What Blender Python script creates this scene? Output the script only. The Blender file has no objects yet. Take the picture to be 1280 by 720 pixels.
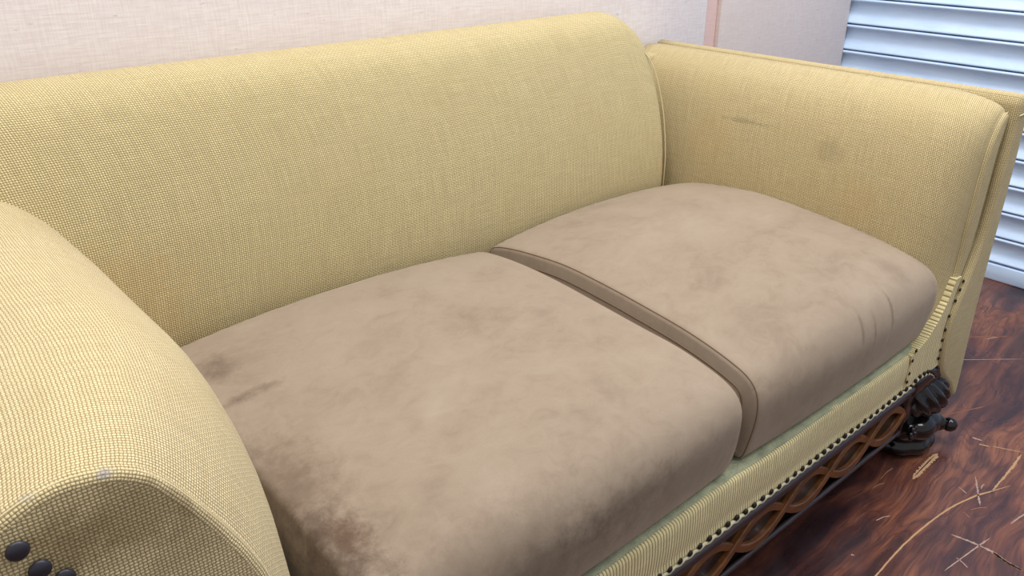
import bpy, bmesh, math, random
from mathutils import Vector, Matrix
random.seed(7)
PI = math.pi
D = bpy.data
SC = bpy.context.scene
COL = SC.collection

# ------------------------------------------------------------------ camera
cam_d = D.cameras.new('camera')
cam_d.sensor_width = 36.0
cam_d.lens = 1040.77 / 1280 * 36.0
cam_d.clip_start = 0.02
cam = D.objects.new('camera', cam_d)
COL.objects.link(cam)
RX = (0.7502873, -0.66111192, 0.0)
UP = (0.28207585, 0.32012421, 0.90440793)
BK = (-0.59791486, -0.67856578, 0.42666884)
cam.matrix_world = Matrix(((RX[0], UP[0], BK[0], 0.0), (RX[1], UP[1], BK[1], 0.0),
                           (RX[2], UP[2], BK[2], 1.05), (0, 0, 0, 1)))
SC.camera = cam
# ------------------------------------------------------------------ world, lamps, exposure
w = D.worlds.new('world'); SC.world = w; w.use_nodes = True
bg = w.node_tree.nodes['Background']
bg.inputs['Color'].default_value = (0.93, 0.96, 1.0, 1)
bg.inputs['Strength'].default_value = 0.56
def area(name, loc, target, sx, sy, power, col=(1, 1, 1)):
    l = D.lights.new(name, 'AREA'); l.shape = 'RECTANGLE'; l.size = sx; l.size_y = sy
    l.energy = power; l.color = col
    o = D.objects.new(name, l); COL.objects.link(o); o.location = loc
    o.rotation_euler = (Vector(target) - Vector(loc)).to_track_quat('-Z', 'Y').to_euler()
    return o
area('ceiling_lamp', (0.4, 0.60, 2.75), (0.4, 0.60, 0), 2.2, 0.5, 45, (1, 0.98, 0.95))
area('ceiling_lamp', (1.9, -0.1, 2.75), (1.9, -0.1, 0), 0.5, 2.2, 45, (0.96, 0.98, 1.0))
SC.view_settings.view_transform = 'Standard'
SC.view_settings.look = 'None'
SC.view_settings.gamma = 1.0
SC.view_settings.use_curve_mapping = False
SC.view_settings.exposure = 0.10

# ------------------------------------------------------------------ helpers
def srgb(r, g, b):
    f = lambda c: (c / 255 / 12.92) if c / 255 <= 0.04045 else ((c / 255 + 0.055) / 1.055) ** 2.4
    return (f(r), f(g), f(b), 1.0)

def link(name, me, mat=None, parent=None, loc=None):
    o = D.objects.new(name, me); COL.objects.link(o)
    if mat is not None: me.materials.append(mat)
    if parent is not None: o.parent = parent
    if loc: o.location = loc
    return o

def thing(name, loc, label, cat, group=None):
    o = D.objects.new(name, None); COL.objects.link(o); o.location = loc
    o.empty_display_size = 0.1
    o['label'] = label; o['category'] = cat
    if group: o['group'] = group
    return o

def child(name, me, mat, parent, label=None):
    """mesh given in world coordinates, parented to an empty that is only translated"""
    p = Vector((0, 0, 0)); q = parent
    while q is not None:
        p += Vector(q.location); q = q.parent
    me.transform(Matrix.Translation(-p))
    o = link(name, me, mat, parent)
    if label: o['label'] = label
    return o

def from_bm(bm, name, smooth=True):
    me = D.meshes.new(name); bm.to_mesh(me); bm.free()
    if smooth:
        for p in me.polygons: p.use_smooth = True
    return me

def catmull(pts, n, closed=False):
    m = len(pts); P = [Vector(p) for p in pts]
    segs = m if closed else m - 1
    def ev(i, t):
        g = (lambda k: P[k % m]) if closed else (lambda k: P[min(max(k, 0), m - 1)])
        a, b, c, d = g(i - 1), g(i), g(i + 1), g(i + 2)
        return 0.5 * ((2 * b) + (c - a) * t + (2 * a - 5 * b + 4 * c - d) * t * t + (3 * b - a - 3 * c + d) * t ** 3)
    fine = []
    for i in range(segs):
        for k in range(24): fine.append(ev(i, k / 24))
    fine.append(fine[0].copy() if closed else P[-1].copy())
    L = [0]
    for i in range(1, len(fine)): L.append(L[-1] + (fine[i] - fine[i - 1]).length)
    out = []; j = 0
    cnt = n if closed else n - 1
    for k in range(n):
        s = L[-1] * k / cnt
        while j < len(L) - 2 and L[j + 1] < s: j += 1
        t = (s - L[j]) / max(L[j + 1] - L[j], 1e-9)
        out.append(fine[j].lerp(fine[j + 1], t))
    return out

def grid(rows, name, closed=False, cap=None, uv=True, uvscale=1.0, flip=False):
    """rows: list of lists of Vector; UVs in metres along arc length"""
    bm = bmesh.new(); lay = bm.loops.layers.uv.new('UVMap')
    nr, nc = len(rows), len(rows[0])
    V = [[bm.verts.new(p) for p in r] for r in rows]
    mid = rows[nr // 2]
    us = [0.0]
    for i in range(1, nc + (1 if closed else 0)):
        us.append(us[-1] + (mid[i % nc] - mid[i - 1]).length)
    vs = [[0.0] * nc for _ in rows]
    for r in range(1, nr):
        for c in range(nc):
            vs[r][c] = vs[r - 1][c] + (rows[r][c] - rows[r - 1][c]).length
    for r in range(nr - 1):
        for c in range(nc if closed else nc - 1):
            d = (c + 1) % nc
            vv = [V[r][c], V[r][d], V[r + 1][d], V[r + 1][c]]
            uvs = [(us[c], vs[r][c]), (us[c + 1], vs[r][d]), (us[c + 1], vs[r + 1][d]), (us[c], vs[r + 1][c])]
            if flip: vv.reverse(); uvs.reverse()
            try: f = bm.faces.new(vv)
            except ValueError: continue
            for l, q in zip(f.loops, uvs): l[lay].uv = (q[0] * uvscale, q[1] * uvscale)
    return bm, V, lay

def cap_fan(bm, V_loop, lay, flip=False, axes=(0, 2)):
    vv = list(V_loop)
    if flip: vv.reverse()
    try: f = bm.faces.new(vv)
    except ValueError: return
    for l in f.loops: l[lay].uv = (l.vert.co[axes[0]], l.vert.co[axes[1]])
    return f

def finish(bm, name, smooth=True):
    bmesh.ops.recalc_face_normals(bm, faces=bm.faces[:])
    return from_bm(bm, name, smooth)

def box_mesh(x0, x1, y0, y1, z0, z1, name='box', bevel=0.0, seg=2):
    bm = bmesh.new(); lay = bm.loops.layers.uv.new('UVMap')
    bmesh.ops.create_cube(bm, size=1.0)
    for v in bm.verts:
        v.co = Vector(((x0 + x1) / 2 + v.co.x * (x1 - x0), (y0 + y1) / 2 + v.co.y * (y1 - y0), (z0 + z1) / 2 + v.co.z * (z1 - z0)))
    if bevel > 0:
        bmesh.ops.bevel(bm, geom=bm.edges[:], offset=bevel, segments=seg, affect='EDGES', profile=0.5)
    for f in bm.faces:
        n = f.normal; f.normal_update(); n = f.normal
        a = max(range(3), key=lambda i: abs(n[i]))
        ax = [(1, 2), (0, 2), (0, 1)][a]
        for l in f.loops: l[lay].uv = (l.vert.co[ax[0]], l.vert.co[ax[1]])
    return from_bm(bm, name, bevel > 0)

def tube(pts, r, name, sides=8, closed=False):
    bm = bmesh.new(); n = len(pts); P = [Vector(p) for p in pts]
    rings = []
    prev = None
    for i, p in enumerate(P):
        a = P[i - 1] if (i > 0 or closed) else P[i]
        b = P[(i + 1) % n] if (i < n - 1 or closed) else P[i]
        t = (b - a).normalized()
        up = Vector((0, 0, 1)) if prev is None else prev
        if abs(t.dot(up)) > 0.98: up = Vector((0, 1, 0.1))
        s = t.cross(up).normalized(); u = s.cross(t).normalized(); prev = u
        rr = r(i / max(n - 1, 1)) if callable(r) else r
        rings.append([bm.verts.new(p + (s * math.cos(2 * PI * k / sides) + u * math.sin(2 * PI * k / sides)) * rr) for k in range(sides)])
    for i in range(n if closed else n - 1):
        A, B = rings[i], rings[(i + 1) % n]
        for k in range(sides):
            bm.faces.new((A[k], A[(k + 1) % sides], B[(k + 1) % sides], B[k]))
    if not closed:
        bm.faces.new(rings[0][::-1]); bm.faces.new(rings[-1])
    bmesh.ops.recalc_face_normals(bm, faces=bm.faces[:])
    return from_bm(bm, name)

def lathe(prof, name, cx, cy, sides=48, lobes=0, amp=0.0, twist=0.0, sharp=1.0):
    bm = bmesh.new(); rings = []
    for i, (r, z) in enumerate(prof):
        ring = []
        for k in range(sides):
            a = 2 * PI * k / sides
            rr = r
            if lobes: rr = r * (1 - amp + amp * abs(math.cos(lobes * 0.5 * (a + twist * z))) ** sharp)
            ring.append(bm.verts.new((cx + rr * math.cos(a), cy + rr * math.sin(a), z)))
        rings.append(ring)
    for A, B in zip(rings, rings[1:]):
        for k in range(sides):
            bm.faces.new((A[k], A[(k + 1) % sides], B[(k + 1) % sides], B[k]))
    bm.faces.new(rings[0]); bm.faces.new(rings[-1])
    bmesh.ops.recalc_face_normals(bm, faces=bm.faces[:])
    return from_bm(bm, name)

# ------------------------------------------------------------------ node helpers
class NT:
    def __init__(s, name):
        s.m = D.materials.new(name); s.m.use_nodes = True
        s.t = s.m.node_tree; s.n = s.t.nodes; s.l = s.t.links
        s.b = s.n['Principled BSDF']
    def new(s, typ, ins=None, **kw):
        nd = s.n.new(typ)
        for k, v in kw.items(): setattr(nd, k, v)
        if ins:
            for k, v in ins.items(): s.put(nd.inputs[k], v)
        return nd
    def put(s, sock, v):
        if isinstance(v, bpy.types.NodeSocket): s.l.new(v, sock)
        else: sock.default_value = v
    def math(s, op, a, b=0.0, c=0.0, clamp=False):
        nd = s.n.new('ShaderNodeMath'); nd.operation = op; nd.use_clamp = clamp
        s.put(nd.inputs[0], a); s.put(nd.inputs[1], b); s.put(nd.inputs[2], c)
        return nd.outputs[0]
    def vmath(s, op, a, b=(0, 0, 0)):
        nd = s.n.new('ShaderNodeVectorMath'); nd.operation = op
        s.put(nd.inputs[0], a); s.put(nd.inputs[1], b)
        return nd.outputs['Value'] if op in ('LENGTH', 'DISTANCE', 'DOT_PRODUCT') else nd.outputs['Vector']
    def mix(s, f, a, b, mode='MIX'):
        nd = s.n.new('ShaderNodeMix'); nd.data_type = 'RGBA'; nd.blend_type = mode
        s.put(nd.inputs[0], f); s.put(nd.inputs[6], a); s.put(nd.inputs[7], b)
        return nd.outputs[2]
    def noise(s, vec, scale, detail=3.0, rough=0.5, dist=0.0):
        return s.new('ShaderNodeTexNoise', {'Vector': vec, 'Scale': scale, 'Detail': detail, 'Roughness': rough, 'Distortion': dist}).outputs['Fac']
    def rng(s, v, a, b, c=0.0, d=1.0, smooth=True):
        nd = s.new('ShaderNodeMapRange', {'Value': v, 'From Min': a, 'From Max': b, 'To Min': c, 'To Max': d})
        if smooth: nd.interpolation_type = 'SMOOTHSTEP'
        return nd.outputs[0]
    def ramp(s, v, stops):
        nd = s.n.new('ShaderNodeValToRGB'); s.put(nd.inputs[0], v)
        e = nd.color_ramp.elements
        e[0].position, e[0].color = stops[0]
        e[1].position, e[1].color = stops[-1]
        for p, c in stops[1:-1]:
            q = e.new(p); q.color = c
        return nd.outputs[0]
    def scale(s, vec, k):
        return s.vmath('MULTIPLY', vec, k if isinstance(k, tuple) else (k, k, k))
    def bump(s, h, strength, dist):
        nd = s.new('ShaderNodeBump', {'Height': h, 'Strength': strength, 'Distance': dist})
        s.l.new(nd.outputs[0], s.b.inputs['Normal']); return nd
    def out(s, **kw):
        for k, v in kw.items(): s.put(s.b.inputs[k.replace('_', ' ')], v)
        return s.m

def hessian(name, thread, hole, pu=0.0030, pv=0.0032, ribbed=False, spots=(), tint=None):
    t = NT(name)
    tc = t.new('ShaderNodeTexCoord')
    geo = t.new('ShaderNodeNewGeometry')
    uv = tc.outputs['UV']; pos = geo.outputs['Position']
    # slight waviness of threads
    wob = t.new('ShaderNodeTexNoise', {'Vector': uv, 'Scale': 28.0, 'Detail': 2.0}).outputs['Color']
    uvw = t.vmath('ADD', uv, t.scale(t.vmath('SUBTRACT', wob, (0.5, 0.5, 0.5)), 0.0010 if ribbed else 0.0032))
    sep = t.new('ShaderNodeSeparateXYZ', {'Vector': uvw})
    U = t.math('MULTIPLY', sep.outputs[0], 1 / pu); V = t.math('MULTIPLY', sep.outputs[1], 1 / pv)
    sx = t.math('SINE', t.math('MULTIPLY', U, PI)); sy = t.math('SINE', t.math('MULTIPLY', V, PI))
    ax = t.math('ABSOLUTE', sx); ay = t.math('ABSOLUTE', sy)
    par = t.math('MULTIPLY', sx, sy)
    # parity of the weave: which set of yarns lies on top
    chk = t.rng(par, -0.12, 0.12)
    top_w = t.math('MULTIPLY', t.math('POWER', ay, 0.7), t.math('ADD', t.math('MULTIPLY', ax, 0.45), 0.55))
    top_v = t.math('MULTIPLY', t.math('POWER', ax, 0.7), t.math('ADD', t.math('MULTIPLY', ay, 0.45), 0.55))
    if ribbed:
        h = t.math('POWER', ay, 0.8)
        h = t.math('MULTIPLY', h, t.math('ADD', t.math('MULTIPLY', ax, 0.3), 0.7))
    else:
        nd = t.new('ShaderNodeMix', {0: chk, 2: t.math('MULTIPLY', top_v, 0.72), 3: top_w})
        h = nd.outputs[0]
    # yarn to yarn variation
    yv = t.noise(t.scale(uv, (14.0, 420.0, 1.0)), 1.0, 2.0)
    yu = t.noise(t.scale(uv, (420.0, 14.0, 1.0)), 1.0, 2.0)
    yarn = t.math('ADD', t.math('MULTIPLY', yv, 0.6), t.math('MULTIPLY', yu, 0.4))
    base = t.mix(t.rng(yarn, 0.38, 0.62), tuple(c * 0.86 for c in thread[:3]) + (1,), tuple(min(1, c * 1.09) for c in thread[:3]) + (1,))
    big = t.noise(pos, 6.0, 4.0, 0.6)
    base = t.mix(t.rng(big, 0.45, 0.75, 0.0, 0.40), base, tint or srgb(208, 188, 138))
    col = t.mix(t.rng(h, 0.22, 0.72), hole, base)
    for (c, r, colr, s) in spots:
        d = t.vmath('LENGTH', t.vmath('DIVIDE', t.vmath('SUBTRACT', pos, c), r))
        d = t.math('ADD', d, t.math('MULTIPLY', t.math('SUBTRACT', t.noise(pos, 45.0, 4.0, 0.65), 0.5), 1.3))
        col = t.mix(t.rng(d, 0.35, 1.0, s, 0.0), col, colr)
    sp = t.noise(t.scale(uv, (420.0, 420.0, 1.0)), 1.0, 1.0)
    col = t.mix(t.rng(sp, 0.30, 0.70, 0.32, 0.0), col, tuple(c * 0.62 for c in thread[:3]) + (1,))
    t.bump(h, 0.75, 0.0012)
    return t.out(Base_Color=col, Roughness=0.9, Specular_IOR_Level=0.15, Sheen_Weight=0.12, Sheen_Roughness=0.5)

THREAD = srgb(226, 208, 160); HOLE = srgb(134, 112, 66)
GREY = srgb(120, 108, 84); DIRT = srgb(112, 88, 52); BLUE = srgb(150, 146, 152); RUST = srgb(196, 148, 86)
M_back = hessian('hessian_back', srgb(219, 203, 156), HOLE, spots=[
    ((0.26, 1.10, 0.52), (0.16, 0.2, 0.14), RUST, 0.22),
    ((1.44, 1.12, 0.50), (0.03, 0.1, 0.05), RUST, 0.35)])
M_larm = hessian('hessian_left_arm', srgb(220, 203, 160), srgb(146, 122, 78), pu=0.0031, pv=0.0027, spots=[
    ((0.105, 0.512, 0.660), (0.085, 0.012, 0.045), DIRT, 0.55),
    ((0.06, 0.51, 0.655), (0.05, 0.012, 0.035), DIRT, 0.45),
    ((0.045, 0.515, 0.705), (0.010, 0.012, 0.004), BLUE, 0.8),
    ((0.095, 0.512, 0.702), (0.009, 0.012, 0.006), BLUE, 0.8),
    ((0.14, 0.512, 0.62), (0.04, 0.012, 0.04), DIRT, 0.25)])
M_rarm = hessian('hessian_right_arm', srgb(213, 196, 152), HOLE, spots=[
    ((1.50, 0.98, 0.62), (0.06, 0.07, 0.007), GREY, 0.45),
    ((1.50, 0.78, 0.60), (0.05, 0.04, 0.03), GREY, 0.25),
    ((1.49, 0.70, 0.52), (0.05, 0.05, 0.06), RUST, 0.18),
    ((1.49, 1.05, 0.58), (0.05, 0.08, 0.08), RUST, 0.15)])
M_rail = hessian('hessian_rail', srgb(224, 210, 162), HOLE, pu=0.0028, pv=0.0057, ribbed=True)

def platform_mat():
    t = NT('platform_lining')
    geo = t.new('ShaderNodeNewGeometry'); pos = geo.outputs['Position']
    n = t.noise(t.scale(pos, (30, 60, 30)), 1.0, 5.0, 0.65)
    f = t.noise(t.scale(pos, (700, 700, 700)), 1.0, 1.0)
    col = t.ramp(n, [(0.3, srgb(132, 134, 108)), (0.55, srgb(164, 166, 138)), (0.75, srgb(184, 180, 142))])
    col = t.mix(t.rng(f, 0.4, 0.65, 0, 0.35), col, srgb(110, 112, 88))
    t.bump(n, 0.5, 0.003)
    return t.out(Base_Color=col, Roughness=0.95, Specular_IOR_Level=0.1)
M_plat = platform_mat()

def suede(name, spots):
    t = NT(name)
    geo = t.new('ShaderNodeNewGeometry'); pos = geo.outputs['Position']
    n1 = t.noise(t.scale(pos, (7, 9, 7)), 1.0, 4.0, 0.6, 0.6)
    n2 = t.noise(t.scale(pos, (26, 34, 26)), 1.0, 4.0, 0.65, 1.2)
    n3 = t.noise(t.scale(pos, (900, 900, 900)), 1.0, 1.0)
    v = t.math('ADD', t.math('MULTIPLY', n1, 0.6), t.math('MULTIPLY', n2, 0.4))
    col = t.ramp(v, [(0.28, srgb(128, 112, 96)), (0.48, srgb(144, 128, 111)), (0.72, srgb(153, 138, 121))])
    col = t.mix(t.rng(n3, 0.3, 0.7, 0.0, 0.16), col, srgb(120, 103, 86))
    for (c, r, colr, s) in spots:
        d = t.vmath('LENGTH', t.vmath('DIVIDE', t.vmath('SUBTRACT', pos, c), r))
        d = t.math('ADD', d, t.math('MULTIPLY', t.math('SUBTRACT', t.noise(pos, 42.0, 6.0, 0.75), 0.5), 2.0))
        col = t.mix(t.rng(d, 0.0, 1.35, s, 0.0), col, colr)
    h = t.math('ADD', t.math('MULTIPLY', n2, 0.5), t.math('MULTIPLY', n3, 0.06))
    t.bump(h, 0.25, 0.004)
    return t.out(Base_Color=col, Roughness=0.85, Specular_IOR_Level=0.12, Sheen_Weight=0.35, Sheen_Roughness=0.4, Sheen_Tint=srgb(222, 208, 190))
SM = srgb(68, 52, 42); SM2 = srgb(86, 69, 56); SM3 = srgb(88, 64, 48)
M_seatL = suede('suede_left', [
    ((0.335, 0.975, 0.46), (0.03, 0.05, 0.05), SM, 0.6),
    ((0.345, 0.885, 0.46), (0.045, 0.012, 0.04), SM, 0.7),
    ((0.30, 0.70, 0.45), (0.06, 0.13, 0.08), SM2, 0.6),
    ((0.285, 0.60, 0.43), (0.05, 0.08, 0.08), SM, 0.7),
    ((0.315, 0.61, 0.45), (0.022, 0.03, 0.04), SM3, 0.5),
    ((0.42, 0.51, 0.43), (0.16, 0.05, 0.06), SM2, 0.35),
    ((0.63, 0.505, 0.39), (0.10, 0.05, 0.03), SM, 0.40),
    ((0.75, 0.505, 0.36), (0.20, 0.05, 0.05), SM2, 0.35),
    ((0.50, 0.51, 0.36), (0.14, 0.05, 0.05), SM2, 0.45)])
M_seatR = suede('suede_right', [
    ((1.20, 0.505, 0.42), (0.005, 0.06, 0.035), SM, 0.4),
    ((1.30, 0.50, 0.42), (0.005, 0.06, 0.05), SM, 0.5),
    ((1.24, 0.505, 0.40), (0.005, 0.06, 0.04), SM, 0.35),
    ((1.10, 0.505, 0.36), (0.2, 0.06, 0.04), SM2, 0.25),
    ((1.38, 0.55, 0.46), (0.03, 0.06, 0.03), SM2, 0.3)])

def dark_wood(name, a, b, rough=0.22):
    t = NT(name)
    geo = t.new('ShaderNodeNewGeometry'); pos = geo.outputs['Position']
    n = t.noise(t.scale(pos, (18, 120, 120)), 1.0, 4.0, 0.6)
    col = t.ramp(n, [(0.3, a), (0.7, b)])
    t.bump(n, 0.15, 0.001)
    return t.out(Base_Color=col, Roughness=rough, Specular_IOR_Level=0.4, Coat_Weight=0.15, Coat_Roughness=0.12)
M_dark = dark_wood('dark_polished_wood', srgb(12, 9, 10), srgb(26, 18, 19), 0.16)
M_mould = dark_wood('dark_moulding_wood', srgb(32, 23, 25), srgb(54, 41, 43), 0.35)
M_strand = dark_wood('brown_carved_wood', srgb(72, 39, 12), srgb(118, 70, 22), 0.42)

def nail_mat():
    t = NT('dark_nail_metal')
    return t.out(Base_Color=srgb(42, 36, 32), Metallic=0.6, Roughness=0.38)
M_nail = nail_mat()
def nail2():
    t = NT('black_nail_metal')
    return t.out(Base_Color=srgb(48, 46, 54), Metallic=0.3, Roughness=0.4)
M_nail2 = nail2()

def floor_mat():
    t = NT('rosewood_sheet_floor')
    geo = t.new('ShaderNodeNewGeometry'); pos = geo.outputs['Position']
    ROT = t.new('ShaderNodeMapping', {'Vector': pos}); ROT.inputs['Rotation'].default_value = (0, 0, -0.10)
    q = ROT.outputs[0]
    wn = t.new('ShaderNodeTexNoise', {'Vector': t.scale(q, (3.0, 5.0, 1.0)), 'Scale': 1.0, 'Detail': 2.0, 'Roughness': 0.5}).outputs['Color']
    warp = t.scale(t.vmath('SUBTRACT', wn, (0.5, 0.5, 0.5)), (0.20, 0.11, 0.0))
    wn2 = t.new('ShaderNodeTexNoise', {'Vector': t.scale(q, (9.0, 16.0, 1.0)), 'Scale': 1.0, 'Detail': 2.0}).outputs['Color']
    p = t.vmath('ADD', t.vmath('ADD', q, warp), t.scale(t.vmath('SUBTRACT', wn2, (0.5, 0.5, 0.5)), (0.02, 0.010, 0.0)))
    n1 = t.noise(t.scale(p, (2.0, 9.0, 1.0)), 1.0, 2.0, 0.45)
    n2 = t.noise(t.scale(p, (4.0, 34.0, 1.0)), 1.0, 4.0, 0.6)
    v = t.math('ADD', t.math('MULTIPLY', n1, 0.55), t.math('MULTIPLY', n2, 0.45))
    col = t.ramp(v, [(0.36, srgb(42, 26, 30)), (0.44, srgb(76, 44, 40)), (0.50, srgb(104, 61, 47)), (0.57, srgb(134, 83, 58)), (0.66, srgb(82, 49, 43))])
    band = t.rng(t.noise(t.scale(p, (2.5, 7.0, 1.0)), 1.0, 1.0), 0.56, 0.66)
    col = t.mix(t.math('MULTIPLY', band, 0.75), col, srgb(48, 30, 34))
    rings = t.math('SINE', t.math('MULTIPLY', n1, 130.0))
    line = t.math('MULTIPLY', t.rng(rings, 0.2, 1.0, 0.0, 0.38), t.rng(t.noise(q, 6.0, 2.0), 0.42, 0.6))
    col = t.mix(line, col, srgb(44, 25, 24))
    fine = t.noise(t.scale(p, (14, 260, 1)), 1.0, 3.0, 0.6)
    col = t.mix(t.rng(fine, 0.45, 0.70, 0, 0.65), col, srgb(50, 30, 30))
    scuff = t.noise(t.scale(pos, (60, 60, 1)), 1.0, 5.0, 0.8)
    col = t.mix(t.rng(scuff, 0.68, 0.84, 0, 0.25), col, srgb(150, 118, 110))
    r = t.rng(t.noise(pos, 14.0, 4.0), 0.35, 0.7, 0.26, 0.42)
    t.bump(t.noise(pos, 260.0, 2.0), 0.08, 0.001)
    return t.out(Base_Color=col, Roughness=r, Specular_IOR_Level=0.5)
M_floor = floor_mat()
def plain(name, c, rough=0.8, spec=0.3):
    t = NT(name); return t.out(Base_Color=c, Roughness=rough, Specular_IOR_Level=spec)
M_gimp = plain('gimp_braid', srgb(188, 180, 150), 0.9, 0.1)
M_cord = plain('thread_cord', srgb(200, 186, 146), 0.9, 0.1)
M_scr = plain('bare_scratch_yellow', srgb(168, 132, 98))
M_scr2 = plain('bare_scratch_pale', srgb(158, 132, 122))
M_scr3 = plain('bare_scratch_brown', srgb(146, 98, 76))

def board_mat(name, c, c2):
    t = NT(name)
    geo = t.new('ShaderNodeNewGeometry'); pos = geo.outputs['Position']
    a = t.noise(t.scale(pos, (28, 1, 420)), 1.0, 3.0, 0.6)
    b = t.noise(t.scale(pos, (420, 1, 36)), 1.0, 2.0, 0.5)
    big = t.noise(pos, 3.0, 3.0)
    v = t.math('ADD', t.math('MULTIPLY', a, 0.6), t.math('MULTIPLY', b, 0.4))
    col = t.mix(t.rng(v, 0.35, 0.65), c2, c)
    col = t.mix(t.rng(big, 0.4, 0.7, 0, 0.25), col, c2)
    flk = t.noise(t.scale(pos, (60, 1, 160)), 1.0, 2.0, 0.5)
    col = t.mix(t.rng(flk, 0.70, 0.78, 0, 0.35), col, srgb(172, 152, 150))
    t.bump(v, 0.3, 0.0012)
    return t.out(Base_Color=col, Roughness=0.95, Specular_IOR_Level=0.1)
M_boardL = board_mat('linen_board_left', srgb(238, 229, 226), srgb(226, 213, 211))
M_boardR = board_mat('linen_board_right', srgb(226, 214, 210), srgb(216, 202, 198))
M_wall = board_mat('wall_strip', srgb(220, 192, 186), srgb(212, 182, 176))
def slat_mat():
    t = NT('shutter_paint')
    geo = t.new('ShaderNodeNewGeometry'); pos = geo.outputs['Position']
    n = t.noise(t.scale(pos, (4, 8, 40)), 1.0, 5.0, 0.6)
    col = t.ramp(n, [(0.3, srgb(190, 215, 246)), (0.6, srgb(205, 227, 254))])
    sp = t.noise(t.scale(pos, (60, 60, 60)), 1.0, 3.0, 0.6)
    col = t.mix(t.rng(sp, 0.72, 0.8, 0, 0.4), col, srgb(150, 150, 155))
    return t.out(Base_Color=col, Roughness=0.42, Specular_IOR_Level=0.4)
M_slat = slat_mat()
M_seam = plain('shadow_gap_metal', srgb(90, 98, 110), 0.6)

# ------------------------------------------------------------------ the setting
def structure(name, me, mat):
    o = link(name, me, mat); o['kind'] = 'structure'; return o
floor = structure('floor', box_mesh(-2.2, 3.2, -2.6, 1.60, -0.04, 0.0, 'floor'), M_floor)
wall = structure('wall_back', box_mesh(-2.2, 2.588, 1.359, 1.60, 0.0, 2.8, 'wall_back'), M_wall)
def wboard(x0, x1, mat):
    me = box_mesh(x0, x1, 1.345, 1.359, 0.0, 2.8, 'wall_panel', 0.002, 2)
    o = link('wall_panel', me, mat, wall); return o
wboard(-2.2, 1.851, M_boardL)
wboard(1.914, 2.592, M_boardR)

# roller shutter: every slat a part
SX = 2.60
sh = thing('roller_shutter', (SX, 0.0, 0.0), 'pale blue-white metal roller shutter of horizontal slats at the right', 'shutter')
pitch = 0.0788
prof = [(0.0, 0.0), (-0.0045, -0.0015), (-0.006, -0.005), (-0.004, -0.0085), (0.001, -0.011), (0.0065, -0.018), (0.010, -0.029), (0.010, -0.040),
        (0.0065, -0.052), (0.001, -0.063), (-0.004, -0.071), (-0.0045, -0.0735), (-0.002, -0.0752), (0.008, -0.0756), (0.012, -0.0788)]
bm = bmesh.new()
y0, y1 = 1.58, -1.6
cp = catmull([(p[0], 0, p[1]) for p in prof], 30)
A = [bm.verts.new((p.x, y0, p.z)) for p in cp]; B = [bm.verts.new((p.x, y1, p.z)) for p in cp]
A2 = [bm.verts.new((0.016, y0, p.z)) for p in (cp[0], cp[-1])]; B2 = [bm.verts.new((0.016, y1, p.z)) for p in (cp[0], cp[-1])]
for i in range(len(cp) - 1): bm.faces.new((A[i], B[i], B[i + 1], A[i + 1]))
bm.faces.new((A2[0], B2[0], B[0], A[0])); bm.faces.new((A[-1], B[-1], B2[1], A2[1])); bm.faces.new((A2[1], B2[1], B2[0], A2[0]))
bmesh.ops.recalc_face_normals(bm, faces=bm.faces[:])
slat_me = from_bm(bm, 'slat'); slat_me.materials.append(M_slat)
for k in range(20):
    o = D.objects.new('slat', slat_me); COL.objects.link(o); o.parent = sh
    o.location = (0, 0, 0.052 + pitch * (k + 1))
child('bottom_bar', box_mesh(SX - 0.006, SX + 0.02, y1, y0, 0.0, 0.0505, 'bottom_bar', 0.004), M_slat, sh)

# worn scratches on the floor
def scratch(pts, w0, w1, mat, jag=0.3, n=40):
    c = catmull([(p[0], p[1], 0) for p in pts], n)
    bm = bmesh.new(); L = []; R = []
    for i, p in enumerate(c):
        a = c[max(i - 1, 0)]; b = c[min(i + 1, n - 1)]
        t = (b - a).normalized(); s = Vector((-t.y, t.x, 0)); f = i / (n - 1)
        ww = (w0 + (w1 - w0) * f) * min(1, 8 * f + 0.15, 8 * (1 - f) + 0.15)
        L.append(bm.verts.new((p + s * ww * (1 + random.uniform(-jag, jag))) + Vector((0, 0, 0.0004))))
        R.append(bm.verts.new((p - s * ww * (1 + random.uniform(-jag, jag))) + Vector((0, 0, 0.0004))))
    for i in range(n - 1): bm.faces.new((R[i], R[i + 1], L[i + 1], L[i]))
    o = link('scratch', from_bm(bm, 'scratch', False), mat, floor)
    return o
scratch([(1.10, 0.388), (1.1762, 0.3959), (1.3013, 0.3997), (1.4282, 0.3909), (1.5107, 0.3735), (1.5596, 0.3557), (1.6059, 0.3376)], 0.0014, 0.0019, M_scr, 0.25, 70)
scratch([(1.4803, 0.4747), (1.54, 0.478), (1.6018, 0.4795)], 0.0050, 0.0060, M_scr, 0.35, 60)
scratch([(1.492, 0.4765), (1.54, 0.4785), (1.59, 0.4800)], 0.0008, 0.0008, M_dark, 0.6, 20).location.z = 0.0003
scratch([(1.5596, 0.3557), (1.6545, 0.3585), (1.7299, 0.3629)], 0.0016, 0.003, M_scr, 0.5)
scratch([(1.3754, 0.3565), (1.3834, 0.3219), (1.3849, 0.2884), (1.3771, 0.2563), (1.3775, 0.2333)], 0.0020, 0.0030, M_scr2, 0.6, 60)
scratch([(1.3849, 0.2884), (1.3771, 0.2563), (1.3775, 0.2333)], 0.0024, 0.0026, M_scr, 0.6, 40)
scratch([(1.2745, 0.3241), (1.349, 0.3147), (1.4179, 0.3052)], 0.0009, 0.0014, M_scr2, 0.4)
scratch([(1.4867, 0.2953), (1.54, 0.288)], 0.0012, 0.0015, M_scr2, 0.4)
scratch([(2.0264, 0.6191), (2.1566, 0.5097)], 0.0013, 0.0011, M_scr2, 0.4)
scratch([(2.16, 0.66), (2.2573, 0.5766)], 0.0018, 0.0018, M_scr3, 0.4)
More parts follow.
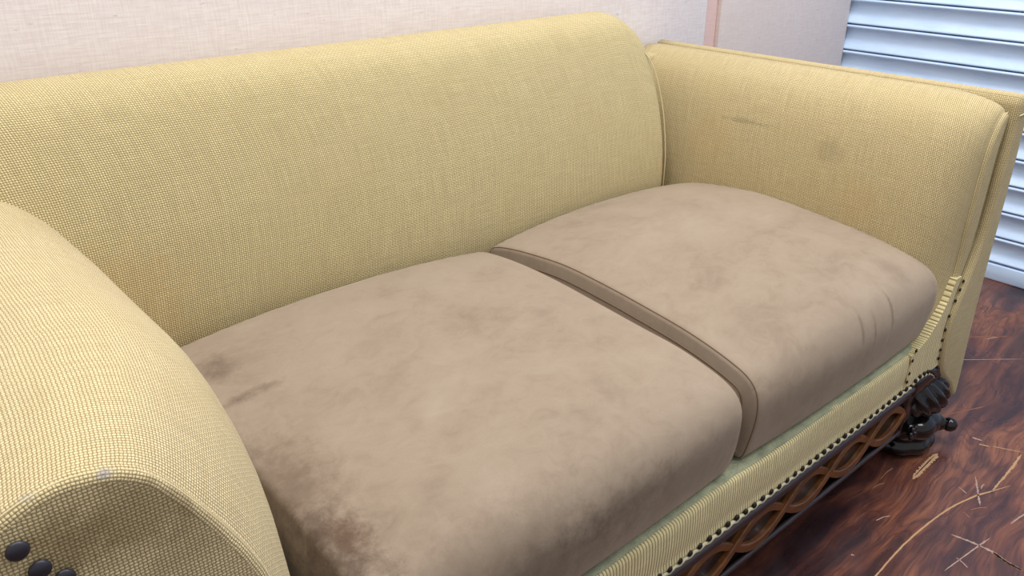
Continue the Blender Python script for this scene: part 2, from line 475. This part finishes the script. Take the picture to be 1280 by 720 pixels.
scratch([(2.1931, 0.6158), (2.2352, 0.5961)], 0.0016, 0.0016, M_scr2, 0.5)
scratch([(1.5838, 0.3969), (1.498, 0.3536)], 0.0012, 0.0018, M_scr2, 0.6)
scratch([(1.7125, 0.5494), (1.8618, 0.486)], 0.0010, 0.0014, M_scr3, 0.4)
scratch([(1.714, 0.4559), (1.7186, 0.4364)], 0.0026, 0.002, M_scr2, 0.5)
scratch([(1.713, 0.4148), (1.7396, 0.3617)], 0.0014, 0.0010, M_scr, 0.4)
scratch([(1.70, 0.437), (1.708, 0.418)], 0.0018, 0.0018, M_scr, 0.4)
for a, b, m in [((1.3088, 0.4636), (1.3417, 0.4523), M_scr2), ((1.3912, 0.5138), (1.4265, 0.5055), M_scr3), ((1.429, 0.5166), (1.4852, 0.5181), M_scr3),
                ((1.5229, 0.4042), (1.5148, 0.3856), M_scr2), ((1.4542, 0.368), (1.4482, 0.3525), M_scr3), ((1.3231, 0.3245), (1.3131, 0.3001), M_scr2),
                ((1.55, 0.372), (1.57, 0.374), M_scr2), ((1.19, 0.448), (1.193, 0.4445), M_scr2), ((1.47, 0.36), (1.50, 0.343), M_scr3)]:
    scratch([a, ((a[0] + b[0]) / 2 + 0.002, (a[1] + b[1]) / 2 + 0.002), b], 0.0009, 0.0011, m, 0.5, 12)

# ------------------------------------------------------------------ the sofa
sofa = thing('sofa', (0.885, 0.92, 0.0), 'old two-seat drop-arm sofa in mustard hessian with carved dark wooden apron', 'sofa')

def lerp(a, b, t): return a + (b - a) * t

# --- right arm pad
def arm_pad(front, mid, name, mat, yf, yr, rad, bow=lambda q: 0.0, N=96, ease=1.0):
    F = catmull([(p[0], 0, p[1]) for p in front], N); Mm = catmull([(p[0], 0, p[1]) for p in mid], N)
    rows = []
    st = []
    for k in range(13):
        th = k / 12 * PI / 2
        st.append((yf + rad * (1 - math.cos(th)), math.sin(th) ** ease))
    for k in range(1, 25): st.append((lerp(yf + rad, yr, k / 24), 1.0))
    cx = sum(p.x for p in F) / N; cz = 0.45
    er = 0.009
    def inset(d):
        out = []
        for i, p in enumerate(F):
            t = (F[(i + 1) % N] - F[i - 1]).normalized(); n = Vector((-t.z, 0, t.x))
            if n.dot(Vector((cx, 0, min(p.z, 0.6))) - p) < 0: n = -n
            out.append(p + n * d)
        return out
    for k in range(5):
        th = k / 5 * PI / 2
        rows.append([Vector((p.x, yf + er * (1 - math.cos(th)) , p.z)) for p in inset(er * (1 - math.sin(th)))])
    st = [(yf + er + (y - yf) * (1 - er / (yr - yf)), m) for y, m in st]
    for y, m in st:
        s = (y - yf) / (yr - yf)
        row = []
        for a, b in zip(F, Mm):
            q = a.lerp(b, m)
            row.append(Vector((q.x + bow(s) * m, y, q.z)))
        rows.append(row)
    bm, V, lay = grid(rows, name, closed=True)
    # front face as a gently padded cap of strips
    cap_fan(bm, V[0], lay); cap_fan(bm, V[-1], lay)
    return finish(bm, name)

rf = [(1.47, 0.225), (1.50, 0.27), (1.535, 0.32), (1.566, 0.40), (1.567, 0.52), (1.575, 0.626), (1.592, 0.675), (1.610, 0.697), (1.624, 0.703),
      (1.631, 0.69), (1.621, 0.62), (1.614, 0.48), (1.594, 0.40), (1.566, 0.33), (1.562, 0.28), (1.562, 0.215)]
rm = [(1.47, 0.225), (1.478, 0.27), (1.482, 0.32), (1.480, 0.40), (1.490, 0.52), (1.515, 0.626), (1.545, 0.690), (1.585, 0.722), (1.615, 0.728),
      (1.638, 0.715), (1.630, 0.62), (1.628, 0.48), (1.610, 0.40), (1.60, 0.33), (1.59, 0.28), (1.58, 0.215)]
padR = child('arm_pad', arm_pad(rf, rm, 'arm_pad', M_rarm, 0.515, 1.325, 0.10), M_rarm, sofa, 'padded inner side of the right arm')
# crease line of the right arm front
pts = [Vector((p[0] + 0.003, 0.519, p[1])) for p in rf[2:9]]
child('piping', tube([tuple(p) for p in catmull(pts, 50)], 0.0007, 'piping'), M_cord, padR)

# outer board of the right arm
def board(poly, name, y0, y1, r=0.014, N=80):
    P = catmull([(p[0], 0, p[1]) for p in poly], N, closed=True)
    c = sum((p for p in P), Vector()) / N
    def inset(d):
        out = []
        for i, p in enumerate(P):
            t = (P[(i + 1) % N] - P[i - 1]).normalized(); n = Vector((-t.z, 0, t.x))
            if n.dot(c - p) < 0: n = -n
            out.append(p + n * d)
        return out
    rows = []
    for k in range(6):
        th = k / 5 * PI / 2
        I = inset(r * (1 - math.sin(th)))
        rows.append([Vector((p.x, y0 + r * (1 - math.cos(th)), p.z)) for p in I])
    for k in range(1, 16): rows.append([Vector((p.x, lerp(y0 + r, y1, k / 15), p.z)) for p in P])
    bm, V, lay = grid(rows, name, closed=True)
    cap_fan(bm, V[0], lay); cap_fan(bm, V[-1], lay)
    return finish(bm, name)
bp = [(1.640, 0.728), (1.655, 0.733), (1.672, 0.728), (1.686, 0.705), (1.692, 0.62), (1.692, 0.5), (1.690, 0.38), (1.694, 0.25), (1.702, 0.14), (1.700, 0.095),
      (1.682, 0.09), (1.650, 0.13), (1.585, 0.185), (1.564, 0.235), (1.560, 0.29), (1.566, 0.33), (1.602, 0.41), (1.624, 0.48), (1.630, 0.60), (1.638, 0.69)]
boardR = child('arm_board', board(bp, 'arm_board', 0.503, 1.328), M_rarm, sofa, 'flat covered outer board of the right arm')
child('piping', tube([(1.636, 0.502, 0.697), (1.652, 0.500, 0.699), (1.672, 0.501, 0.697), (1.688, 0.506, 0.697)], 0.0014, 'piping'), M_gimp, boardR)

# --- left arm
lf = [(-0.03, 0.25), (-0.03, 0.45), (-0.03, 0.60), (-0.028, 0.640), (-0.012, 0.672), (0.025, 0.697), (0.066, 0.7085), (0.1025, 0.7007), (0.126, 0.682), (0.149, 0.646), (0.173, 0.600), (0.193, 0.546), (0.206, 0.47), (0.212, 0.38), (0.212, 0.25)]
lm = [(-0.04, 0.25), (-0.04, 0.45), (-0.04, 0.60), (-0.038, 0.655), (-0.020, 0.690), (0.025, 0.712), (0.08, 0.721), (0.13, 0.721), (0.178, 0.706), (0.216, 0.673), (0.240, 0.632), (0.262, 0.555), (0.272, 0.47), (0.278, 0.38), (0.280, 0.25)]
padL = child('arm_pad', arm_pad(lf, lm, 'arm_pad', M_larm, 0.515, 1.325, 0.26, bow=lambda q: -0.004 * math.sin(PI * min(1, q / 0.75)) - 0.03 * max(0, q - 0.6), ease=1.8), M_larm, sofa, 'broad rounded left arm with smudged front')
pts = [Vector((p[0] - 0.001, 0.5195, p[1] - 0.002)) for p in lf[4:14]]
child('piping', tube([tuple(p) for p in catmull(pts, 90)], 0.0008, 'piping'), M_cord, padL)
mb = [(-x + 1.595, z) for x, z in bp]
boardL = child('arm_board', board(mb, 'arm_board', 0.503, 1.328), M_larm, sofa)
nl = bmesh.new(); bmesh.ops.create_uvsphere(nl, u_segments=16, v_segments=10, radius=1.0)
for v in nl.verts: v.co.y *= 0.45
big_nail = from_bm(nl, 'nail_head'); big_nail.materials.append(M_nail2)
def put(me, name, p, r, parent, yoff=0.0):
    o = D.objects.new(name, me); COL.objects.link(o); o.parent = parent
    q = Vector(p)
    t = parent
    while t is not None: q -= Vector(t.location); t = t.parent
    o.location = q; o.scale = (r, r, r); return o
for p in [(0.0333, 0.511, 0.6745), (0.0418, 0.511, 0.6537), (0.0535, 0.511, 0.6385), (0.060, 0.511, 0.616), (0.064, 0.511, 0.592)]:
    put(big_nail, 'nail_head', p, 0.0073, padL)

# --- back
def back_pad():
    prof = [(1.20, 0.22), (1.135, 0.33), (1.118, 0.42), (1.115, 0.50), (1.128, 0.60), (1.152, 0.70), (1.178, 0.775), (1.200, 0.810), (1.235, 0.828), (1.275, 0.826), (1.310, 0.805), (1.325, 0.77), (1.325, 0.5), (1.325, 0.22)]
    N = 90
    P = catmull([(0, p[0], p[1]) for p in prof], N)
    xe0, xe1 = 0.06, 1.458
    rows = []
    xs = []
    for k in range(10): xs.append(('l', k / 9))
    for k in range(1, 40): xs.append(('m', k / 40))
    for k in range(10): xs.append(('r', 1 - k / 9))
    def ztop(u):   # u: 0 at the very end .. 1 at rc inside: rounded top corner
        return math.sqrt(max(0.0, 1 - (1 - u) ** 2))
    rc = 0.125
    for kind, u in xs:
        if kind == 'm': x = lerp(xe0 + rc, xe1 - rc, u); f = 1.0
        else:
            e = 1 - math.cos(u * PI / 2)
            x = (xe0 + rc * e) if kind == 'l' else (xe1 - rc * e)
            f = math.sin(math.acos(min(1, 1 - e)))
        zt = 0.828 - (1 - f) * 0.13
        row = []
        for p in P:
            z = p.z; y = p.y
            if z > 0.55:
                z = 0.55 + (z - 0.55) * (zt - 0.55) / (0.828 - 0.55)
            # pad thickness rounds off at the end
            ed = 0.0
            if kind != 'm':
                e = (xe1 - x) if kind == 'r' else (x - xe0)
                ed = max(0.0, 1 - e / 0.035)
                ed = 1 - math.sqrt(max(0, 1 - ed * ed))
            y = lerp(y, max(y, 1.19), ed * 0.85)
            # soft hollows across the length
            y += 0.003 * math.sin(x * 5.0 + 0.6) * (1 if y < 1.3 else 0)
            row.append(Vector((x, y, z)))
        rows.append(row)
    bm, V, lay = grid(rows, 'back_pad')
    cap_fan(bm, V[0], lay, axes=(1, 2)); cap_fan(bm, V[-1], lay, axes=(1, 2))
    return finish(bm, 'back_pad')
backp = child('back_pad', back_pad(), M_back, sofa)
pts = [(1.446, 1.126, 0.44), (1.447, 1.126, 0.52), (1.447, 1.137, 0.60), (1.443, 1.150, 0.66), (1.432, 1.165, 0.715), (1.420, 1.18, 0.745)]
child('piping', tube([tuple(p) for p in catmull(pts, 40)], 0.0013, 'piping'), M_cord, backp)
child('back_frame', box_mesh(0.10, 1.66, 1.27, 1.332, 0.10, 0.715, 'back_frame', 0.008), M_back, sofa)

# --- seat rail with ribbed hessian front
rp = [(0.560, 0.2055), (0.516, 0.2060), (0.5135, 0.225), (0.512, 0.25), (0.5125, 0.270), (0.5140, 0.280), (0.517, 0.2840), (0.522, 0.2850)]
P = catmull([(0, p[0], p[1]) for p in rp], 40)
rows = []
for k in range(61):
    x = lerp(0.06, 1.60, k / 60)
    rows.append([Vector((x, p.y + 0.0012 * math.sin(x * 23), p.z + (0.0014 * math.sin(x * 17) if p.z > 0.25 else 0))) for p in P])
bm, V, lay = grid(rows, 'seat_rail'); cap_fan(bm, V[0], lay, axes=(1, 2)); cap_fan(bm, V[-1], lay, axes=(1, 2))
rail = child('seat_rail', finish(bm, 'seat_rail'), M_rail, sofa, 'front rail covered in ribbed hessian')
cpoly = [(1.430, 0.212), (1.430, 0.284), (1.455, 0.288), (1.488, 0.300), (1.518, 0.324), (1.543, 0.358), (1.560, 0.40), (1.582, 0.40), (1.566, 0.345), (1.5575, 0.30), (1.5575, 0.215)]
bm = bmesh.new(); lay = bm.loops.layers.uv.new('UVMap')
fr = [bm.verts.new((x, 0.5115, z)) for x, z in cpoly]; bk = [bm.verts.new((x, 0.535, z)) for x, z in cpoly]
bm.faces.new(fr); bm.faces.new(bk[::-1])
for i in range(len(cpoly)): bm.faces.new((fr[i], fr[(i + 1) % len(cpoly)], bk[(i + 1) % len(cpoly)], bk[i]))
bmesh.ops.recalc_face_normals(bm, faces=bm.faces[:])
for f in bm.faces:
    for l in f.loops: l[lay].uv = (l.vert.co.z, l.vert.co.x + 0.15 * l.vert.co.z)
child('corner_panel', from_bm(bm, 'corner_panel', False), M_rail, sofa)
# platform lining behind the rail, puckered
rows = []
for k in range(161):
    x = lerp(0.10, 1.60, k / 160)
    row = []
    for j in range(13):
        y = lerp(0.5185, 0.70, (j / 12) ** 1.6)
        edge = 0.0018 * math.sin(x * 9 + 0.7) * (1 if j == 0 else 0)
        z = 0.2852 + 0.0060 * min(1, j / 3) + 0.0012 * math.sin(x * 70 + y * 130) * math.sin(x * 23) - 0.004 * math.exp(-((x - 0.853 - (y - 0.52) * 0.5) / 0.0022) ** 2)
        row.append(Vector((x, y + edge, z)))
    rows.append(row)
bm, V, lay = grid(rows, 'seat_platform')
child('seat_platform', finish(bm, 'seat_platform'), M_plat, sofa, 'greenish grey platform lining under the cushions')
child('seat_base', box_mesh(0.06, 1.64, 0.56, 1.27, 0.115, 0.280, 'seat_base', 0.006), M_plat, sofa)

# --- close nailing along the rail and the right corner
sn = bmesh.new(); bmesh.ops.create_uvsphere(sn, u_segments=10, v_segments=6, radius=1.0)
for v in sn.verts: v.co.y *= 0.6
small_nail = from_bm(sn, 'nail'); small_nail.materials.append(M_nail)
nx = 0.222
while nx < 1.455:
    put(small_nail, 'nail', (nx, 0.5105, 0.2105 + random.uniform(-0.001, 0.001)), 0.0052, sofa); nx += 0.0225
for x, z in [(1.468, 0.2175), (1.486, 0.2195), (1.504, 0.219), (1.521, 0.216), (1.537, 0.210), (1.552, 0.201), (1.565, 0.190)]:
    put(small_nail, 'nail', (x, 0.5085, z), 0.0048, sofa)
for x, z in [(1.4425, 0.291), (1.4355, 0.2728), (1.4346, 0.2457), (1.433, 0.228)]:
    put(small_nail, 'nail', (x, 0.511, z), 0.0036, sofa)
for x, z in [(1.590, 0.388), (1.583, 0.372), (1.574, 0.352), (1.562, 0.323), (1.5595, 0.294), (1.558, 0.272), (1.560, 0.25), (1.562, 0.23), (1.568, 0.208)]:
    put(small_nail, 'nail', (x, 0.5095, z), 0.0036, sofa)
# scalloped gimp under the nails
gx = [(0.2 + 0.01125 * k * 1.0, 0.512, 0.2045 + (0.0022 if k % 2 else -0.0016)) for k in range(113)]
child('gimp_braid', tube(gx, 0.0035, 'gimp_braid', 6), M_gimp, sofa, 'pale braid edge showing between the nails')
gx = [(x, 0.5105, z - 0.006 + (0.002 if i % 2 else -0.001)) for i, (x, z) in enumerate([(1.462, 0.2165), (1.470, 0.218), (1.478, 0.2195), (1.486, 0.2200), (1.495, 0.22), (1.504, 0.2195), (1.513, 0.218), (1.521, 0.2165), (1.53, 0.214), (1.537, 0.210), (1.545, 0.206), (1.552, 0.201), (1.559, 0.195), (1.565, 0.190)])]
child('gimp_braid', tube(gx, 0.0032, 'gimp_braid', 6), M_gimp, sofa)

# --- carved apron: backing, beads and two interlaced strands (guilloche)
apron = child('apron', box_mesh(0.20, 1.478, 0.5235, 0.556, 0.090, 0.2045, 'apron', 0.002), M_dark, sofa, 'dark polished backing board of the front apron')
child('moulding', tube([(x / 40 * 1.27 + 0.2, 0.5125, 0.1965) for x in range(41)], 0.0070, 'moulding', 12), M_mould, apron)
child('moulding', tube([(x / 40 * 1.27 + 0.2, 0.5150, 0.1845) for x in range(41)], 0.0055, 'moulding', 12), M_mould, apron)
child('moulding', tube([(x / 40 * 1.27 + 0.2, 0.5190, 0.0940) for x in range(41)], 0.0050, 'moulding', 12), M_mould, apron)
per = 0.1405
def strand(sign):
    n = 260; bm = bmesh.new(); rows = []
    x0, x1 = 0.21, 1.4735
    for k in range(n + 1):
        x = lerp(x0, x1, k / n)
        ph = (1.333 - x) / per * PI
        z = 0.1385 + sign * 0.0315 * math.sin(ph)
        dz = -sign * 0.0315 * math.cos(ph) * PI / per
        # arches are broader at their crowns
        nrm = Vector((-dz, 0, 1)).normalized()
        hw = 0.0085 * (0.80 + 0.20 * math.sin(ph) ** 2)
        yo = 0.5155 + 0.0016 * sign * math.cos(ph)
        c = Vector((x, 0, z))
        o_ = c + nrm * hw; i_ = c - nrm * hw
        rows.append([Vector((o_.x, 0.5245, o_.z)), Vector((o_.x, yo + 0.002, o_.z)), Vector((lerp(o_.x, i_.x, .12), yo, lerp(o_.z, i_.z, .12))),
                     Vector((lerp(o_.x, i_.x, .5), yo, lerp(o_.z, i_.z, .5))),
                     Vector((lerp(o_.x, i_.x, .88), yo, lerp(o_.z, i_.z, .88))), Vector((i_.x, yo + 0.002, i_.z)), Vector((i_.x, 0.5245, i_.z))])
    bm, V, lay = grid(rows, 'carved_strand'); cap_fan(bm, V[0], lay, axes=(1, 2)); cap_fan(bm, V[-1], lay, axes=(1, 2))
    me = finish(bm, 'carved_strand', False)
    return child('carved_strand', me, M_strand, apron, 'brown carved wavy strand of the chain pattern')
strand(1); strand(-1)

# --- carved legs
def leg(cx, cy, carved=True):
    pr = [(0.058, 0.0), (0.072, 0.004), (0.080, 0.014), (0.080, 0.026), (0.074, 0.034), (0.072, 0.038), (0.080, 0.048), (0.085, 0.062), (0.081, 0.078), (0.066, 0.088), (0.052, 0.092)]
    L = child('leg', lathe([(p.x, p.z) for p in catmull([(a, 0, b) for a, b in pr], 30)], 'leg', cx, cy, 96, 10, 0.05, 0.0, 0.8), M_dark, sofa, 'black polished carved leg')
    pr2 = [(0.050, 0.088), (0.066, 0.094), (0.082, 0.108), (0.088, 0.126), (0.084, 0.146), (0.070, 0.164), (0.052, 0.176)]
    child('bulb', lathe([(p.x, p.z) for p in catmull([(a, 0, b) for a, b in pr2], 28)], 'bulb', cx, cy, 126, 18, 0.14, 9.0, 0.7), M_dark, L, 'gadrooned bulb')
    return L
LR = leg(1.585, 0.570)
child('cap_block', box_mesh(1.476, 1.668, 0.508, 0.64, 0.168, 0.212, 'cap_block', 0.012, 4), M_dark, LR)
child('core_block', box_mesh(1.482, 1.650, 0.520, 0.64, 0.070, 0.180, 'core_block', 0.008, 3), M_dark, LR)
def ball(c, r, name, par, sq=(1, 1, 1)):
    b = bmesh.new(); bmesh.ops.create_uvsphere(b, u_segments=20, v_segments=12, radius=r)
    for v in b.verts: v.co = Vector((v.co.x * sq[0], v.co.y * sq[1], v.co.z * sq[2])) + Vector(c)
    return child(name, from_bm(b, name), M_dark, par)
ball((1.656, 0.488, 0.044), 0.0155, 'knob', LR)
child('collar', tube([(1.630, 0.515, 0.049), (1.642, 0.502, 0.047), (1.650, 0.495, 0.045)], lambda f: 0.021 - 0.009 * f, 'collar', 12), M_dark, LR)
# rosette on the inner face of the leg
for k in range(6):
    a = k / 6 * 2 * PI
    ball((1.520 + 0.011 * math.cos(a), 0.508, 0.075 + 0.011 * math.sin(a)), 0.0062, 'rosette_petal', LR, (1, 0.7, 1))
ball((1.520, 0.506, 0.075), 0.005, 'rosette_centre', LR)
leg(0.15, 0.57)
leg(0.15, 1.25); leg(1.585, 1.25)

# ------------------------------------------------------------------ seat cushions (things of their own)
def cushion(name, x0, x1, edge, crown, front, mat, label, seam_side):
    """waterfall cushion: one panel runs over the top and down the front, flat boxed ends with seams"""
    N = 150
    P = catmull([(0, y, z) for y, z in edge], N, closed=True)
    cy = sum(p.y for p in P) / N; zmid = 0.37
    def inset(d):
        out = []
        for i, p in enumerate(P):
            t = (P[(i + 1) % N] - P[i - 1]).normalized(); n = Vector((0, -t.z, t.y))
            if n.dot(Vector((0, min(max(p.y, 0.60), 1.04), zmid)) - p) < 0: n = -n
            out.append(p + n * d)
        return out
    r = 0.011
    def section(x, d):
        u = (x - (x0 + x1) / 2) / ((x1 - x0) / 2); k = 1 - abs(u) ** 2.2
        row = []
        for p in inset(d):
            wt = min(1.0, max(0.0, (p.z - 0.40) / 0.06)); wt = wt * wt * (3 - 2 * wt)
            wf = min(1.0, max(0.0, (0.62 - p.y) / 0.10)) * min(1.0, max(0.0, (p.z - 0.2935) / 0.008))
            row.append(Vector((x, p.y - front * k * wf, p.z + crown * k * wt)))
        return row
    rows = []
    # left end, from the middle of its boxing outwards
    for d, b in ((0.075, 0.010), (0.045, 0.009), (0.022, 0.005)):
        rows.append(section(x0 - b, d))
    for k in range(5):
        th = k / 5 * PI / 2
        rows.append(section(x0 + r * (1 - math.cos(th)), r * (1 - math.sin(th))))
    ia = len(rows)
    for k in range(49): rows.append(section(lerp(x0 + r, x1 - r, k / 48), 0.0))
    for k in range(4, -1, -1):
        th = k / 5 * PI / 2
        rows.append(section(x1 - r * (1 - math.cos(th)), r * (1 - math.sin(th))))
    for d, b in ((0.022, 0.005), (0.045, 0.009), (0.075, 0.010)):
        rows.append(section(x1 + b, d))
    bm, V, lay = grid(rows, name, closed=True)
    cap_fan(bm, V[0], lay, axes=(1, 2)); cap_fan(bm, V[-1], lay, axes=(1, 2))
    me = finish(bm, name)
    root = thing(name, ((x0 + x1) / 2, cy, 0.294), label, 'cushion')
    child('cover', me, mat, root)
    if seam_side == 'left': a_, b_ = rows[6], rows[2]
    else: a_, b_ = rows[-7], rows[-3]
    child('top_seam', tube([tuple(p) for p in a_], 0.0009, 'top_seam', 6, closed=True), M_seamL, root)
    child('boxing_seam', tube([tuple(p) for p in b_], 0.0012, 'boxing_seam', 6, closed=True), M_seamL, root)
    return root
M_seamL = plain('seam_thread', srgb(112, 92, 74), 0.9, 0.1)
low = [(0.536, 0.2945), (0.60, 0.294), (0.80, 0.294), (1.05, 0.294), (1.098, 0.298), (1.110, 0.33), (1.112, 0.39)]
eL = [(1.108, 0.435), (1.090, 0.461), (1.050, 0.471), (0.97, 0.4765), (0.885, 0.475), (0.80, 0.469), (0.711, 0.462), (0.64, 0.457), (0.591, 0.449), (0.55, 0.438), (0.527, 0.424), (0.516, 0.402), (0.515, 0.372), (0.519, 0.335), (0.527, 0.303)] + low
eR = [(1.108, 0.435), (1.096, 0.459), (1.050, 0.472), (0.98, 0.481), (0.90, 0.486), (0.805, 0.481), (0.73, 0.474), (0.659, 0.466), (0.60, 0.455), (0.55, 0.441), (0.527, 0.427), (0.516, 0.406), (0.514, 0.376), (0.519, 0.338), (0.527, 0.303)] + low
cushion('seat_cushion', 0.282, 0.886, eL, 0.020, 0.010, M_seatL,
        'brown suede seat cushion in the foreground, tucked against the broad left arm', 'right')
cushion('seat_cushion', 0.914, 1.492, eR, 0.022, 0.008, M_seatR,
        'brown suede seat cushion farther off, tucked against the right arm', 'left')
